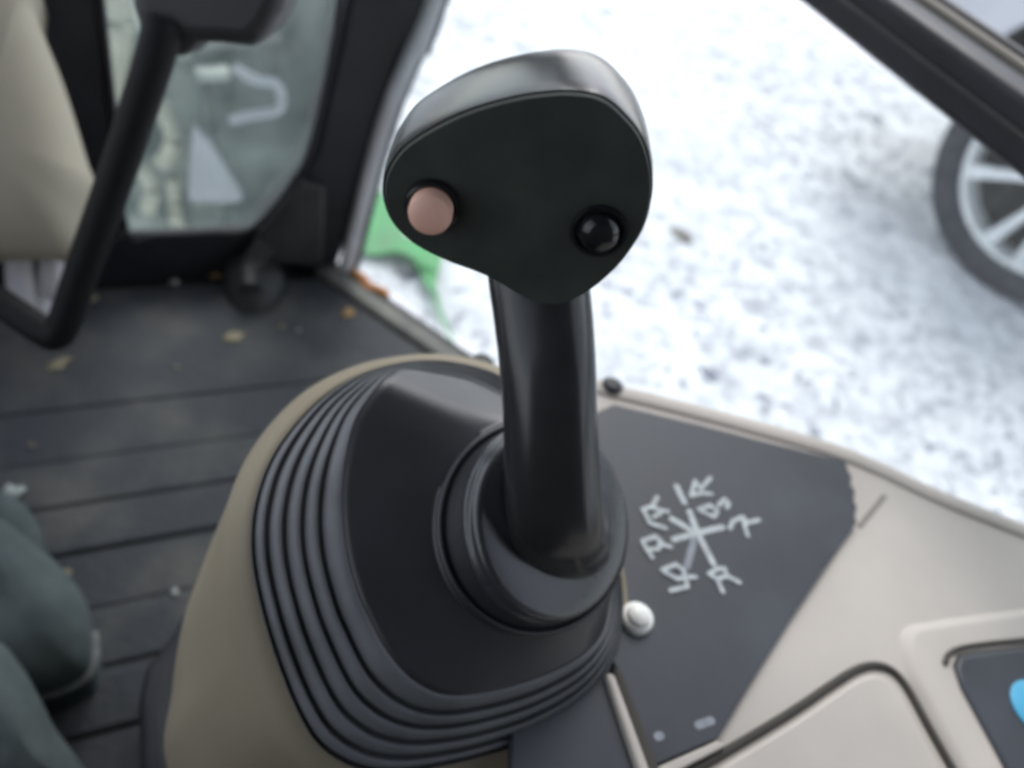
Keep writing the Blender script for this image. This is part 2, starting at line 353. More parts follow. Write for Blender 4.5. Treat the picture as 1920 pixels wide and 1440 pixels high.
# ================================================================== SIDE WINDOW RAIL (fore and aft, right of the console)
XR = 0.487
def onX(x, y, X): return onp(x, y, Vector((X, 0, 0)), Vector((1, 0, 0)))
r1, r2 = onX(1500, 0, XR), onX(1920, 352, XR)
zl = (r1.z+r2.z)/2
sw = thing('side_window', 'black horizontal side window rail crossing the upper right corner', 'window', (XR, 0.2, zl))
def rail(name, x0, x1, z0, z1, m, bev, y0=-0.35, y1=0.80, par=None):
    return box(name, (x0, y0, z0), (x1, y1, z1), m, par or sw, bevel=bev)
rail('rail', XR, XR+0.030, zl, zl+0.038, 'frame', 0.006)
rail('trim_bead', XR-0.0035, XR+0.002, zl+0.0185, zl+0.0215, 'frame_dust', 0.001)
rail('beige_strip', XR+0.034, XR+0.040, zl+0.012, zl+0.042, 'railbeige', 0.003)
rail('outer_seal', XR+0.042, XR+0.050, zl+0.012, zl+0.0445, 'frame', 0.003)
# glass below the rail: the side pane, then the slanted door pane down to the sill
cv = catmull([(0.250, 0.744, 0), (0.36, 0.575, 0), (0.452, 0.42, 0), (0.495, 0.26, 0), (0.500, 0.0, 0), (0.500, -0.30, 0)], 40)
loft('pane', [[p+Vector((o*0.8, o*0.6, z)) for p in cv] for z, o in ((0.50, 0), (zl+0.004, 0), (zl+0.004, 0.004), (0.50, 0.004))], 'glass_side', sw, closed=False, angle=60)

# ================================================================== STEERING COLUMN
sc = thing('steering_column', 'beige steering column cowl with plated shaft at the left edge', 'steering column', atd(60, 500, 0.58))
nb = -CF
cow = [(-420, -120), (10, -120), (52, 0), (104, 130), (150, 280), (172, 345), (166, 410), (146, 484), (60, 488), (-200, 500), (-440, 505)]
P0 = atd(60, 250, 0.55); nC = (CF*-0.9+CU*-0.15+CR*0.42).normalized()
pts = [onp(x, y, P0, nC) for x, y in cow]
cc = sum(pts, Vector())/len(pts)
loops = []
for s, h in ((0.25, 0.030), (0.5, 0.027), (0.68, 0.0215), (0.80, 0.015), (0.88, 0.008), (0.945, -0.001), (0.985, -0.012), (1.0, -0.026), (1.0, -0.06), (0.96, -0.12)):
    loops.append([cc+(p-cc)*s+nC*h for p in [q for q in closed_curve(pts, 0)]])
loft('cowl', loops, 'beige_cowl', sc, True, True, angle=180)
for (x, y0, y1, w_) in ((38, 486, 575, 26), (95, 482, 560, 20)):
    a, b = atd(x, y0-14, 0.60), atd(x+8, y1, 0.62)
    tube('shaft_clamp', catmull([a, a.lerp(b, 0.35), a.lerp(b, 0.7), b], 10), [w_/FOC*0.6*q for q in (1, 1, 1, 1, 1.02, 1.02, 1, 0.95, 0.9, 0.78, 0.55)], 'chrome', sc, seg=18, power=2.8)
a, b = atd(66, 540, 0.625), atd(74, 600, 0.64)
tube('shaft', [a, a.lerp(b, 0.5), b], [0.013, 0.011, 0.007], 'chrome', sc, seg=16)

a, b = atd(-260, 430, 0.66), onz(-330, 640, FLOOR)
tube('column_base', [a, a.lerp(b, 0.5), b], [0.045, 0.05, 0.06], 'frame', sc, seg=20)

# ================================================================== BENT LEVER
bl = thing('bent_lever', 'thick black bent rod lever with a wide grip at upper left', 'lever', atd(105, 640, 0.53))
path = catmull([atd(306, 40, 0.455), atd(290, 110, 0.46), atd(222, 318, 0.49), atd(155, 505, 0.515), atd(121, 602, 0.527), atd(104, 628, 0.53), atd(80, 620, 0.531), atd(-10, 560, 0.535), atd(-120, 485, 0.54), atd(-260, 400, 0.62)], 60)
tube('rod', path, [0.0112-0.0012*k/60 for k in range(61)], 'rodblack', bl, seg=20)
gp = [(232, -70), (242, 15), (258, 68), (292, 112), (336, 108), (362, 82), (410, 84), (466, 90), (500, 62), (524, 20), (540, -70)]
Pg = atd(380, 20, 0.45); ng = (-CF*0.85-CU*0.5).normalized()
prism('grip', [onp(x, y, Pg, ng) for x, y in gp], -ng*0.05, 'grip', bl, bevel=0.010, seg=4)

# ================================================================== CONTROL LEVER
HD = 0.205
CLV = atd(1020, 990, 0.31)
cl = thing('control_lever', 'black joystick control lever with pink button and ribbed rubber boot', 'joystick', CLV)
aF = rad(40)
nF = (-CF*math.cos(aF)-CU*math.sin(aF)-CR*0.04).normalized()
PF = atd(970, 370, HD)
face_px = [(1029, 170), (1068, 168), (1118, 174), (1150, 190), (1177, 215), (1198, 240), (1212, 266), (1222, 300), (1226, 335), (1224, 376), (1208, 433), (1173, 487), (1142, 520), (1107, 548), (1068, 568), (1029, 573), (982, 559), (912, 520), (827, 487), (768, 456), (733, 421), (717, 385), (714, 351), (722, 318), (740, 288), (768, 262), (827, 227), (893, 199), (971, 178)]
fpts = [onp(x, y, PF, nF) for x, y in face_px]
fc = sum(fpts, Vector())/len(fpts)
xF = CR-nF*CR.dot(nF); xF.normalize(); yF = nF.cross(xF)
dense = ring_by_angle(fpts, fc, xF, yF, 120)
TH = 0.040
def hl(s, h): return [fc+(p-fc)*s-nF*h for p in dense]
prof = [(0.965, 0.0015), (0.990, 0.0009), (1.0, 0.0022), (1.012, 0.006), (1.02, 0.014), (1.02, 0.022), (1.0, 0.030), (0.955, 0.0355), (0.88, 0.039), (0.6, 0.0405), (0.2, 0.041)]
hd = loft('head', [hl(s, h) for s, h in prof], 'lever', cl, True, True, angle=60)
loft('face_plate', [hl(s, h) for s, h in ((0.972, 0.0030), (0.972, -0.0002), (0.962, -0.0010), (0.55, -0.0014), (0.15, -0.0015))], 'face', hd, cap1=True, angle=50)
# buttons
def fpt(x, y): return onp(x, y, PF, nF)
bc = fpt(812, 380); rr = 46/FOC*HD
b1 = disc_stack('push_button', bc, nF, [(rr*0.90, 0.0), (rr*0.90, 0.0062), (rr*0.86, 0.0074), (rr*0.70, 0.0083), (rr*0.4, 0.0089), (rr*0.1, 0.0091)], 'pink', cl, 40)
b1['label'] = 'pink round push button'
disc_stack('bezel', bc, nF, [(rr*1.16, 0.0008), (rr*1.16, 0.0022), (rr*1.10, 0.0034), (rr*1.0, 0.0036), (rr*0.94, 0.0028), (rr*0.93, 0.0)], 'gloss', b1, 40, cap1=False)
bc = fpt(1122, 428); rr = 50/FOC*HD
b2 = disc_stack('push_button', bc, nF, [(rr*0.80, 0.0), (rr*0.80, 0.0030), (rr*0.70, 0.0046), (rr*0.5, 0.0055), (rr*0.25, 0.0059), (rr*0.05, 0.0060)], 'gloss', cl, 40)
b2['label'] = 'glossy black round push button'
disc_stack('bezel', bc, nF, [(rr*1.10, 0.0008), (rr*1.10, 0.0018), (rr*1.04, 0.0026), (rr*0.93, 0.0024), (rr*0.84, 0.0016), (rr*0.84, 0.0)], 'gloss', b2, 40, cap1=False)

# boot frame
NB = (-CF*math.cos(rad(28))+(CR*0.9+CU*0.44)*math.sin(rad(28))).normalized()
OB = onz(1168, 1215, DECK+0.006)                       # the boot's edge touches the deck here
def bpl(l, h): return [onp(x, y, OB+NB*h, NB) for x, y in l]
L0 = [(860, 680), (780, 676), (690, 696), (612, 738), (547, 802), (502, 872), (477, 950), (471, 1020), (479, 1090), (501, 1180), (531, 1270), (566, 1350), (604, 1404), (665, 1440), (730, 1450), (800, 1442), (900, 1420), (1000, 1385), (1090, 1328), (1140, 1264), (1164, 1190), (1168, 1110), (1150, 1000), (1105, 885), (1030, 780), (945, 708)]
L1 = [(850, 682), (790, 678), (738, 694), (676, 769), (652, 844), (643, 937), (651, 1031), (672, 1110), (692, 1155), (730, 1225), (780, 1278), (840, 1303), (925, 1295), (1025, 1265), (1100, 1225), (1150, 1180), (1174, 1110), (1170, 1010), (1130, 900), (1050, 790), (940, 710)]
cB = onp(860, 1040, OB, NB); xB = (CR-NB*CR.dot(NB)).normalized(); yB = NB.cross(xB)
NR = 144
H1 = 0.024
cB1 = onp(880, 1020, OB+NB*H1, NB)
R0 = ring_by_angle(bpl(L0, 0), cB, xB, yB, NR)
R1 = ring_by_angle(bpl(L1, H1), cB1, xB, yB, NR)
def mixl(a, b, t): return [p.lerp(q, t) for p, q in zip(a, b)]
def addN(l, h): return [p+NB*h for p in l]
def sstep(a, b, x):
    t = min(1, max(0, (x-a)/(b-a))); return t*t*(3-2*t)
for k in range(NR):                                      # the far side falls away behind a crease
    a_ = -180+360*k/NR
    wgt = sstep(124, 98, a_)*sstep(-45, -5, a_) if a_ < 124 else 0
    R1[k] = R1[k]-NB*0.017*wgt
loops = [addN(R0, -0.006), R0]
bands = [(0.05, 0.15), (0.22, 0.34), (0.41, 0.54), (0.60, 0.73), (0.80, 1.0)]
last = 0.0
for a_, b_ in bands:
    g_ = (last+a_)/2
    loops.append(addN(mixl(R0, R1, g_-0.012), -0.0042)); loops.append(addN(mixl(R0, R1, g_+0.012), -0.0042))
    w_ = b_-a_
    for t, h in ((0.0, -0.0014), (0.10, -0.0002), (0.28, 0.0003), (0.5, 0.0005), (0.72, 0.0004), (0.90, -0.0001), (1.0, -0.0012)):
        loops.append(addN(mixl(R0, R1, a_+w_*t), h))
    last = b_
loft('bellows', loops, 'bellows', cl, angle=80)
loops = [addN(R1, -0.0012)]
# dome from the last ridge up to the collar ring
H2 = 0.030
ring2 = [(815, 950), (825, 1030), (875, 1110), (940, 1155), (1000, 1172), (1100, 1160), (1160, 1120), (1188, 1040), (1190, 965), (1165, 890), (1110, 830), (1030, 798), (950, 803), (890, 832), (838, 885)]
c2p = bpl([(1003, 985)], H2)[0]
RG2 = ring_by_angle(bpl(ring2, H2), c2p, xB, yB, NR)
r2m = sum((p-c2p).length for p in RG2)/NR
RG2 = [c2p+(p-c2p).normalized()*r2m for p in RG2]         # a true circle
for k in range(1, 25):
    t = k/24
    hb = 0.0                         # slight swell
    loops.append(addN(mixl(R1, RG2, t), hb))
def circ(c, r, h): return [c+(p-c2p).normalized()*r+NB*h for p in RG2]
c3 = bpl([(1040, 974)], H2+0.0125)[0]; r3 = r2m*0.90
loops += [circ(c2p, r2m*1.0, 0.0022), circ(c2p, r2m*0.988, 0.0036), circ(c2p, r2m*0.965, 0.0040), circ(c2p, r2m*0.945, 0.0032), circ(c2p, r2m*0.930, 0.0022)]
ND = (NB*math.cos(rad(11))+xB*math.sin(rad(11))).normalized()
def dsc(s_, h):
    out = []
    for p in RG2:
        d = (p-c2p).normalized(); d = (d-ND*d.dot(ND)).normalized(); out.append(c3+d*r3*s_+ND*h)
    return out
loops += [mixl(loops[-1], dsc(1.0, -0.006), t) for t in (0.35, 0.7, 1.0)]
loft('boot', loops, 'boot', cl, angle=80)
loops = [dsc(s_, h) for s_, h in ((1.0, -0.0075), (1.022, -0.0062), (1.026, -0.0042), (1.012, -0.0030), (0.995, -0.0026), (0.992, -0.0010), (0.985, 0.0008), (0.965, 0.0020), (0.92, 0.0026), (0.60, 0.0030))]
loft('collar', loops, 'collar', cl, cap1=True, angle=80)
# shaft: squarish moulded stem from the collar into the head
top_d = HD+0.030
cdp = (c3-CP).dot(CF)
def q3(x, y, h): return bpl([(x, y)], H2+0.0125+h)[0]
def dq(p): return (p-CP).dot(CF)
base = [q3(1052, 992, -0.022), q3(1048, 985, -0.004), q3(1044, 975, 0.004), q3(1040, 952, 0.013)]
pa = [(1035, 880, cdp-0.022, 90), (1032, 780, cdp-0.030, 88), (1027, 680, cdp-0.034, 90), (1019, 590, cdp-0.034, 92), (1008, 500, cdp-0.033, 93), (998, 400, cdp-0.031, 92)]
n_ = 64
ctr = catmull(base+[atd(x, y, d) for x, y, d, _ in pa], n_)
rds = [v.x for v in catmull([Vector((r, 0, 0)) for r in (0.0225, 0.0222, 0.0205, 0.0190)]+[Vector((hw/FOC*d, 0, 0)) for _, _, d, hw in pa], n_)]
hint = nF
tube('shaft', ctr, rds, 'lever', cl, seg=40, power=2.7, e_hint=hint, angle=80)
ba, bb = q3(1078, 1040, 0.0), q3(1084, 1030, 0.010)
tube('shaft_boss', catmull([ba, ba.lerp(bb, 0.35), ba.lerp(bb, 0.7), bb], 12), [0.0095*math.sqrt(max(0.03, 1-(k/12)**2.2)) for k in range(13)], 'lever', cl, seg=24, angle=80)

# ================================================================== SIDE CONSOLE
co = thing('side_console', 'beige plastic side console with black decal panel beneath the joystick', 'console', onz(1400, 1200, FLOOR))
def dk(l, dz=0.0): return [onz(x, y, DECK+dz) for x, y in l]
edge = [(1100, 722), (1150, 738), (1240, 760), (1400, 802), (1560, 848), (1650, 884), (1760, 936), (1920, 1000), (2080, 1060)]
edge3 = catmull(dk(edge), 40)
inner = [Vector((0.52, -0.25, DECK)), Vector((0.10, -0.25, DECK)), onz(1000, 1500, DECK), onz(1040, 1300, DECK), onz(1000, 1050, DECK), onz(980, 850, DECK)]
prism('deck', edge3+inner, (0, 0, -0.03), 'beige', co, bevel=0.004)
# raised rounded rim along the outer edge
rimc = [p+Vector((0.001, 0.0015, 0.0005)) for p in edge3]
tube('rim', rimc, 0.0062, 'beige', co, seg=16, aspect=0.32)
prism('outer_skirt', [p+Vector((-0.003, -0.004, -0.028)) for p in edge3]+[Vector((0.50, -0.20, DECK-0.028)), Vector((0.16, -0.20, DECK-0.028)), onz(1040, 1000, DECK-0.028)], (0, 0, -0.30), 'beige', co, bevel=0.004)
for x, y in ((906, 672), (1150, 716)):
    c = onz(x, y+4, DECK+0.004)
    disc_stack('bolt', c, (0, 0, 1), [(0.007, -0.008), (0.007, -0.001), (0.005, 0.001), (0.002, 0.0014)], 'frame', co, 20)
# black decal plate with a ragged right edge
dec = [(1060, 800), (1152, 757), (1300, 792), (1440, 828), (1586, 864), (1592, 884), (1598, 893), (1596, 908), (1604, 920), (1602, 938), (1608, 950), (1604, 966), (1607, 980), (1598, 992), (1560, 1046), (1482, 1162), (1402, 1290), (1346, 1384), (1228, 1436), (1160, 1262), (1120, 1180), (1060, 1000)]
dp = prism('decal_panel', dk(dec, 0.0045), (0, 0, -0.008), 'decal', co, bevel=0.0006, seg=1)
# low wall of the recess beside the plate
prism('recess_lip', dk([(1346, 1388), (1228, 1440), (1240, 1462), (1362, 1398)], 0.0052), (0, 0, -0.009), 'beige', co, bevel=0.001)
zp = DECK+0.0045
def stroke(pts, wpx, dz, v, f, sub=0):
    P = [onz(1180+x*280/1440, 860+y*280/1440, zp+dz) for x, y in pts]
    wd = wpx*0.1944/FOC*0.40/2
    for a, b in zip(P[:-1], P[1:]):
        t = (b-a).normalized(); s = Vector((-t.y, t.x, 0)); i0 = len(v); n = 7
        ring = []
        for k in range(n): q = math.pi/2+math.pi*k/(n-1); ring.append(a+(t*math.cos(q)+s*math.sin(q))*wd)
        for k in range(n): q = -math.pi/2+math.pi*k/(n-1); ring.append(b+(t*math.cos(q)+s*math.sin(q))*wd)
        v += ring; f.append(list(range(i0, i0+2*n)))
        dz += 0.00002
        P = P
    return v, f
bars = [[(455, 265), (530, 420)], [(580, 510), (660, 715)], [(410, 580), (590, 685)], [(430, 780), (660, 715)], [(660, 715), (900, 660)], [(660, 715), (812, 1015)]]
glyphs = [[[(595, 360), (635, 215), (690, 290), (780, 185)], [(600, 355), (700, 330), (790, 340)]],
          [[(670, 490), (780, 450), (850, 500), (820, 560), (700, 510)], [(860, 450), (920, 390), (960, 430), (940, 470)]],
          [[(970, 670), (1000, 600), (1100, 560), (1130, 620), (1250, 590)], [(1100, 600), (1140, 740)]],
          [[(770, 1110), (850, 1060), (920, 1060), (940, 1130), (1060, 1190)], [(770, 1110), (850, 1160), (930, 1130)], [(850, 1170), (900, 1280)]],
          [[(320, 1070), (450, 1020), (520, 1070), (540, 1140), (470, 1160), (340, 1090)], [(540, 1140), (640, 1140)], [(540, 1150), (560, 1230), (400, 1270)]],
          [[(130, 790), (250, 750), (310, 800), (280, 870), (170, 880), (130, 800)], [(290, 820), (400, 850)], [(180, 890), (220, 950)]],
          [[(130, 490), (220, 460), (270, 370)], [(140, 500), (200, 620), (350, 670)], [(220, 470), (320, 500), (370, 510)], [(235, 560), (300, 525)]]]
lay = 0.0003
for b_ in bars:
    v, f = stroke(b_, 66, lay, [], []); lay += 0.00003
    obj('printed_bar', v, f, 'print', dp, smooth=False)
for gset in glyphs:
    v, f = [], []
    for st in gset:
        for a, b in zip(st[:-1], st[1:]):
            stroke([a, b], 48, lay, v, f); lay += 0.00001
    obj('printed_symbol', v, f, 'print', dp, smooth=False)
v, f = stroke([(625, 780), (555, 1040)], 72, 0.0002, [], [])
obj('printed_bar', v, f, 'print_grey', dp, smooth=False)
v, f = stroke([(665, 2570), (790, 2525)], 70, 0.0003, [], []); obj('printed_mark', v, f, 'print_grey', dp, smooth=False)
v, f = stroke([(275, 2680), (300, 2670)], 72, 0.0003, [], []); obj('printed_mark', v, f, 'print_grey', dp, smooth=False)
# white screw cap
c = onz(1192, 1162, zp)
disc_stack('screw_cap', c, (0, 0, 1), [(0.0082, 0.0), (0.0082, 0.0022), (0.0076, 0.0036), (0.0062, 0.0042), (0.0056, 0.0062), (0.0040, 0.0074), (0.0020, 0.0079), (0.0006, 0.0080)], 'capwhite', co, 28)
# seam bar and the second, lower black panel left of it
prism('seam_bar', dk([(1136, 1262), (1152, 1262), (1222, 1450), (1200, 1450)], 0.0075), (0, 0, -0.010), 'beige', co, bevel=0.0015)
prism('seam_gap', dk([(1150, 1250), (1166, 1262), (1240, 1452), (1222, 1452)], 0.0052), (0, 0, -0.008), 'gap', co)
prism('lower_panel', dk([(1134, 1262), (1199, 1455), (1040, 1500), (960, 1450), (960, 1330), (1060, 1250)], 0.0035), (0, 0, -0.008), 'decal', co, bevel=0.0008, seg=1)
# short moulding seam beside the ragged edge
prism('seam_line', dk([(1655, 926), (1664, 930), (1616, 990), (1608, 984)], 0.0006), (0, 0, -0.002), 'seam', co)
# storage lid with a dark gap round it
def offset_path(px, r, z, name, m):
    tube(name, catmull(dk(px, z), 50), r, m, co, seg=10)
lidp = [(1270, 1462), (1360, 1410), (1480, 1338), (1560, 1284), (1606, 1256), (1640, 1248), (1672, 1258), (1700, 1290), (1740, 1362), (1800, 1470), (1840, 1560)]
offset_path(lidp, 0.0021, 0.0005, 'lid_gap', 'gap')
lid = [(1290, 1475), (1372, 1424), (1490, 1352), (1566, 1300), (1610, 1272), (1640, 1264), (1664, 1272), (1688, 1300), (1726, 1370), (1786, 1480), (1830, 1580), (1500, 1640)]
prism('storage_lid', catmull(dk(lid[:-1], 0.004), 40)+dk([lid[-1]], 0.004), (0, 0, -0.006), 'beige', co, bevel=0.002)
# raised hump behind the switch panel, and the switch panel itself
hump = [(1700, 1190), (1760, 1172), (1920, 1150), (2100, 1130), (2100, 1600), (1880, 1600), (1800, 1450), (1745, 1345), (1705, 1260)]
hp = closed_curve(dk(hump, 0), 0); hc = sum(hp, Vector())/len(hp)
loft('switch_surround', [[hc+(p-hc)*s+Vector((0, 0, h)) for p in hp] for s, h in ((1.10, -0.001), (1.04, 0.0006), (0.99, 0.0022), (0.94, 0.0034), (0.9, 0.0036))], 'beige', co, cap1=True, angle=70)
offset_path([(1772, 1245), (1780, 1226), (1806, 1214), (1860, 1206), (1920, 1200), (2000, 1190)], 0.0014, 0.0042, 'surround_groove', 'gap')
swp = [(1792, 1250), (1800, 1228), (1830, 1222), (1920, 1212), (2080, 1200), (2080, 1560), (1945, 1560), (1880, 1425), (1806, 1290)]
sp = prism('switch_panel', dk(swp, 0.0058), (0, 0, -0.006), 'decal', co, bevel=0.0025)
prism('panel_gap', [sum(dk(swp, 0.0046), Vector())/9+(p-sum(dk(swp, 0.0046), Vector())/9)*1.035 for p in dk(swp, 0.0046)], (0, 0, -0.004), 'gap', co, bevel=0.001)
c = onz(1946, 1330, DECK+0.0058)
di = disc_stack('blue_disc', c, (0, 0, 1), [(0.0148, -0.001), (0.0148, 0.0006), (0.0143, 0.0009), (0.004, 0.0009)], 'blue', sp, 40)
disc_stack('disc_centre', c, (0, 0, 1), [(0.0062, 0.0005), (0.0062, 0.0013), (0.002, 0.0013)], 'gap', di, 24)
# moulded pod that carries the boot
P1 = [(870, 664), (780, 660), (685, 676), (592, 718), (520, 780), (464, 858), (430, 940), (415, 1020), (412, 1110), (428, 1210), (462, 1325), (515, 1420), (620, 1495), (760, 1515), (900, 1490), (1010, 1440), (1110, 1370), (1160, 1290), (1180, 1190), (1178, 1110), (1155, 1000), (1110, 880), (1040, 770), (960, 694)]
P2 = [(860, 700), (770, 690), (680, 715), (600, 765), (520, 832), (455, 905), (408, 990), (372, 1080), (342, 1170), (322, 1300), (312, 1430), (400, 1600), (700, 1680), (1000, 1600), (1180, 1400), (1200, 1200), (1180, 1000), (1050, 790), (960, 720)]
RP0 = [cB+(p-cB)*1.012 for p in R0]
RP1 = ring_by_angle(bpl(P1, -0.016), onp(830, 1060, OB-NB*0.016, NB), xB, yB, NR)
RP2 = ring_by_angle(bpl(P2, -0.11), onp(790, 1150, OB-NB*0.11, NB), xB, yB, NR)
inn = [cB+(p-cB)*0.93 for p in R0]
foot = [Vector((p.x, p.y, FLOOR+0.002)) for p in RP2]
loops = [addN(inn, -0.004), addN(RP0, -0.0045), addN(mixl(RP0, RP1, 0.25), -0.0035), mixl(RP0, RP1, 0.65), addN(RP1, -0.006), mixl(RP1, RP2, 0.3), mixl(RP1, RP2, 0.65), RP2, mixl(RP2, foot, 0.5), foot]
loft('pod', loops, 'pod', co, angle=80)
kt = [onz(x, y, FLOOR+0.10) for x, y in [(352, 1120), (322, 1180), (272, 1240), (256, 1310), (262, 1480), (420, 1500), (420, 1150)]]
prism('base_trim', kt, (0, 0, -0.098), 'frame', co, bevel=0.012)

# ================================================================== JACKET (folds at lower left)
jk = thing('jacket', 'grey green cloth jacket lying in folds in the lower left corner', 'jacket', atd(20, 1300, 0.55))
def fold(name, px, d, T, nrm, m='cloth', drop=0.1, sd=0):
    P = atd(*px[0], d); nrm = nrm.normalized()
    c0 = atd(sum(p[0] for p in px)/len(px), sum(p[1] for p in px)/len(px), d)
    pts = closed_curve([onp(x, y, c0, nrm) for x, y in px], 0)
    c = sum(pts, Vector())/len(pts); L = []
    L.append([Vector((p.x, p.y, FLOOR+0.007)) for p in pts]); L.append([p-nrm*0.012 for p in pts])
    for k in range(14):
        s = math.cos(k/14*math.pi/2); h = T*math.sin(k/14*math.pi/2)
        row = []
        for p in pts:
            q = c+(p-c)*s+nrm*h
            q += nrm*(0.005*noise.fractal(q*14+Vector((sd, 0, 0)), 1, 2, 3))
            row.append(q)
        L.append(row)
    return loft(name, L, m, jk, cap1=True, angle=180), pts
nj = -CF*0.8+CR*0.35+CU*0.2
fold('back_fold', [(-80, 900), (-20, 915), (30, 935), (62, 972), (76, 1010), (70, 1045), (20, 1060), (-80, 1050)], 0.60, 0.02, nj, sd=3)
o_, pts = fold('front_fold', [(-90, 950), (-10, 968), (40, 1002), (100, 1052), (148, 1108), (168, 1160), (174, 1215), (166, 1258), (132, 1284), (86, 1300), (40, 1310), (-90, 1320)], 0.55, 0.035, nj, sd=9)
hem = [p+nj.normalized()*0.001 for p in pts]
hm = catmull([onp(x, y, atd(40, 1130, 0.55), nj) for x, y in [(172, 1185), (175, 1218), (166, 1259), (132, 1285), (86, 1301), (40, 1311)]], 20)
tube('hem', hm, 0.0042, 'cloth_trim', jk, seg=8)
fold('sleeve_fold', [(-90, 1190), (-10, 1205), (36, 1255), (70, 1315), (98, 1370), (150, 1440), (190, 1510), (150, 1600), (-90, 1600)], 0.48, 0.03, nj, sd=17)

# ================================================================== CRUMBS AND LEAVES ON THE MAT
def crumb(name, label, cat, x, y, wpx, m, z=FLOOR+0.0070, el=1.0, ang=0.0, flat=0.35):
    c = onz(x, y, z); r = wpx/2/FOC*((c-CP).dot(CF)); v = []; f = []; rings = 5; seg = 10
    for j in range(rings+1):
        ph = math.pi*j/rings
        for i in range(seg):
            th = 2*math.pi*i/seg; k = 0.8+0.75*noise.noise(Vector((math.cos(th)*2+x, math.sin(th)*2+y, ph*1.3)))
            px, py = math.cos(th)*math.sin(ph)*k*el, math.sin(th)*math.sin(ph)*k
            v.append(c+Vector(((px*math.cos(ang)-py*math.sin(ang))*r, (px*math.sin(ang)+py*math.cos(ang))*r, (1+math.cos(ph))*flat*r*0.8)))
    for j in range(rings):
        for i in range(seg): a = j*seg+i; b = j*seg+(i+1) % seg; f.append([a, b, b+seg, a+seg])
    o = obj(name, v, f, m, None, angle=180, loc=c); tag(o, label, cat, 'crumbs scattered on the floor mat'); return o
crumb('plaster_crumb', 'pale blue crumb on the mat nearest the window bottom rail', 'crumb', 391, 489, 18, 'crumb')
crumb('plaster_crumb', 'pale crumb on the mat left of the pillar foot', 'crumb', 327, 530, 17, 'crumb')
crumb('dry_leaf', 'orange brown leaf scrap by the door sill', 'leaf', 652, 588, 26, 'leaf', el=1.3, ang=0.5, flat=0.12)
crumb('dry_leaf', 'tan leaf scrap on the mat below the pillar foot', 'leaf', 436, 632, 30, 'tan', el=1.6, ang=0.6, flat=0.1)
crumb('dry_leaf', 'tan leaf scrap just right of the bent rod on the mat', 'leaf', 172, 560, 18, 'tan', el=1.5, ang=0.9, flat=0.1)
crumb('dry_leaf', 'brownish scrap between pale crumb and pillar foot', 'leaf', 402, 512, 26, 'leaf', el=1.5, ang=-0.3, flat=0.1)
crumb('dry_leaf', 'tan scrap on the mat under the rod bend', 'leaf', 108, 684, 34, 'tan', el=1.7, ang=0.4, flat=0.1)
crumb('plaster_crumb', 'large pale crumb on the mat at the left edge above the jacket', 'crumb', 26, 924, 34, 'crumb', el=1.3)
crumb('plaster_crumb', 'pinkish crumb on the mat touching the jacket edge', 'crumb', 124, 1076, 20, 'tan')
crumb('plaster_crumb', 'pale crumb on the mat beside the beige pod', 'crumb', 328, 1112, 18, 'crumb')
crumb('dry_leaf', 'long tan straw lying along the window bottom rail', 'straw', 290, 497, 22, 'tan', el=5.5, ang=-0.12, flat=0.15)

crumb('grit_grain', 'tiny pale grain on the mat between pillar foot and boot pod', 'grit', 560, 620, 9, 'crumb')
crumb('grit_grain', 'tiny tan grain on the mat midway between rod bend and boot pod', 'grit', 330, 690, 10, 'tan')
crumb('grit_grain', 'tiny tan grain on the second mat strip near the left edge', 'grit', 60, 835, 10, 'tan')
crumb('grit_grain', 'tiny brownish grain on the mat by the pillar foot tip', 'grit', 528, 612, 11, 'tan')

# ================================================================== OUTSIDE: MACHINE PARTS AHEAD
Y2 = 1.30
def fr(l, Y): return [onY(x, y, Y) for x, y in l]
hoodo = thing('engine_hood', 'pale grey green machine hood seen through the front window', 'machine hood', onY(280, 400, Y2+0.1))
prism('panel', fr([(120, -60), (235, -60), (262, 60), (330, 105), (372, 120), (430, 240), (440, 620), (60, 640)], Y2+0.1), (0, 0.25, 0), 'hood', hoodo, bevel=0.02)
tube('hose', catmull(fr([(292, 195), (312, 215), (325, 255), (318, 290), (300, 310)], Y2+0.06), 20), 0.016, 'cream', hoodo, seg=10)
tube('hose', catmull(fr([(265, 318), (278, 335), (283, 365), (276, 395)], Y2+0.06), 14), 0.015, 'cream', hoodo, seg=10)
tube('hose', catmull(fr([(322, 335), (326, 370), (330, 410), (345, 445)], Y2+0.06), 14), 0.013, 'cream', hoodo, seg=10)
tube('hose', catmull(fr([(205, -30), (222, 40), (215, 110), (200, 180)], Y2+0.06), 14), 0.022, 'cream', hoodo, seg=10)
arm = thing('loader_arm', 'dark grey green loader arm beyond the window beside the pillar', 'loader arm', onY(520, 400, Y2))
prism('plate', fr([(366, 110), (420, 96), (474, 92), (528, 84), (545, 10), (556, -60), (690, -60), (600, 400), (560, 620), (420, 640), (440, 380), (388, 270)], Y2), (0, 0.14, 0), 'arm', arm, bevel=0.02)
prism('dark_block', fr([(488, 82), (532, 78), (526, 142), (492, 148)], Y2-0.03), (0, 0.028, 0), 'frame', arm, bevel=0.004)
prism('gusset', fr([(366, 246), (392, 270), (456, 372), (448, 381), (356, 381)], Y2-0.05), (0, 0.03, 0), 'palesteel', arm, bevel=0.004)
tube('hook_rod', catmull(fr([(440, 128), (478, 150), (518, 158), (528, 190), (516, 208), (470, 216), (430, 226)], Y2-0.05), 40), 0.0085, 'palesteel', arm, seg=12)
prism('cross_bar', fr([(366, 140), (432, 136), (434, 152), (368, 156)], Y2-0.04), (0, 0.03, 0), 'hood', arm, bevel=0.004)
prism('rib', fr([(376, 162), (398, 160), (412, 250), (396, 262)], Y2-0.02), (0, 0.015, 0), 'frame_dust', arm, bevel=0.003)
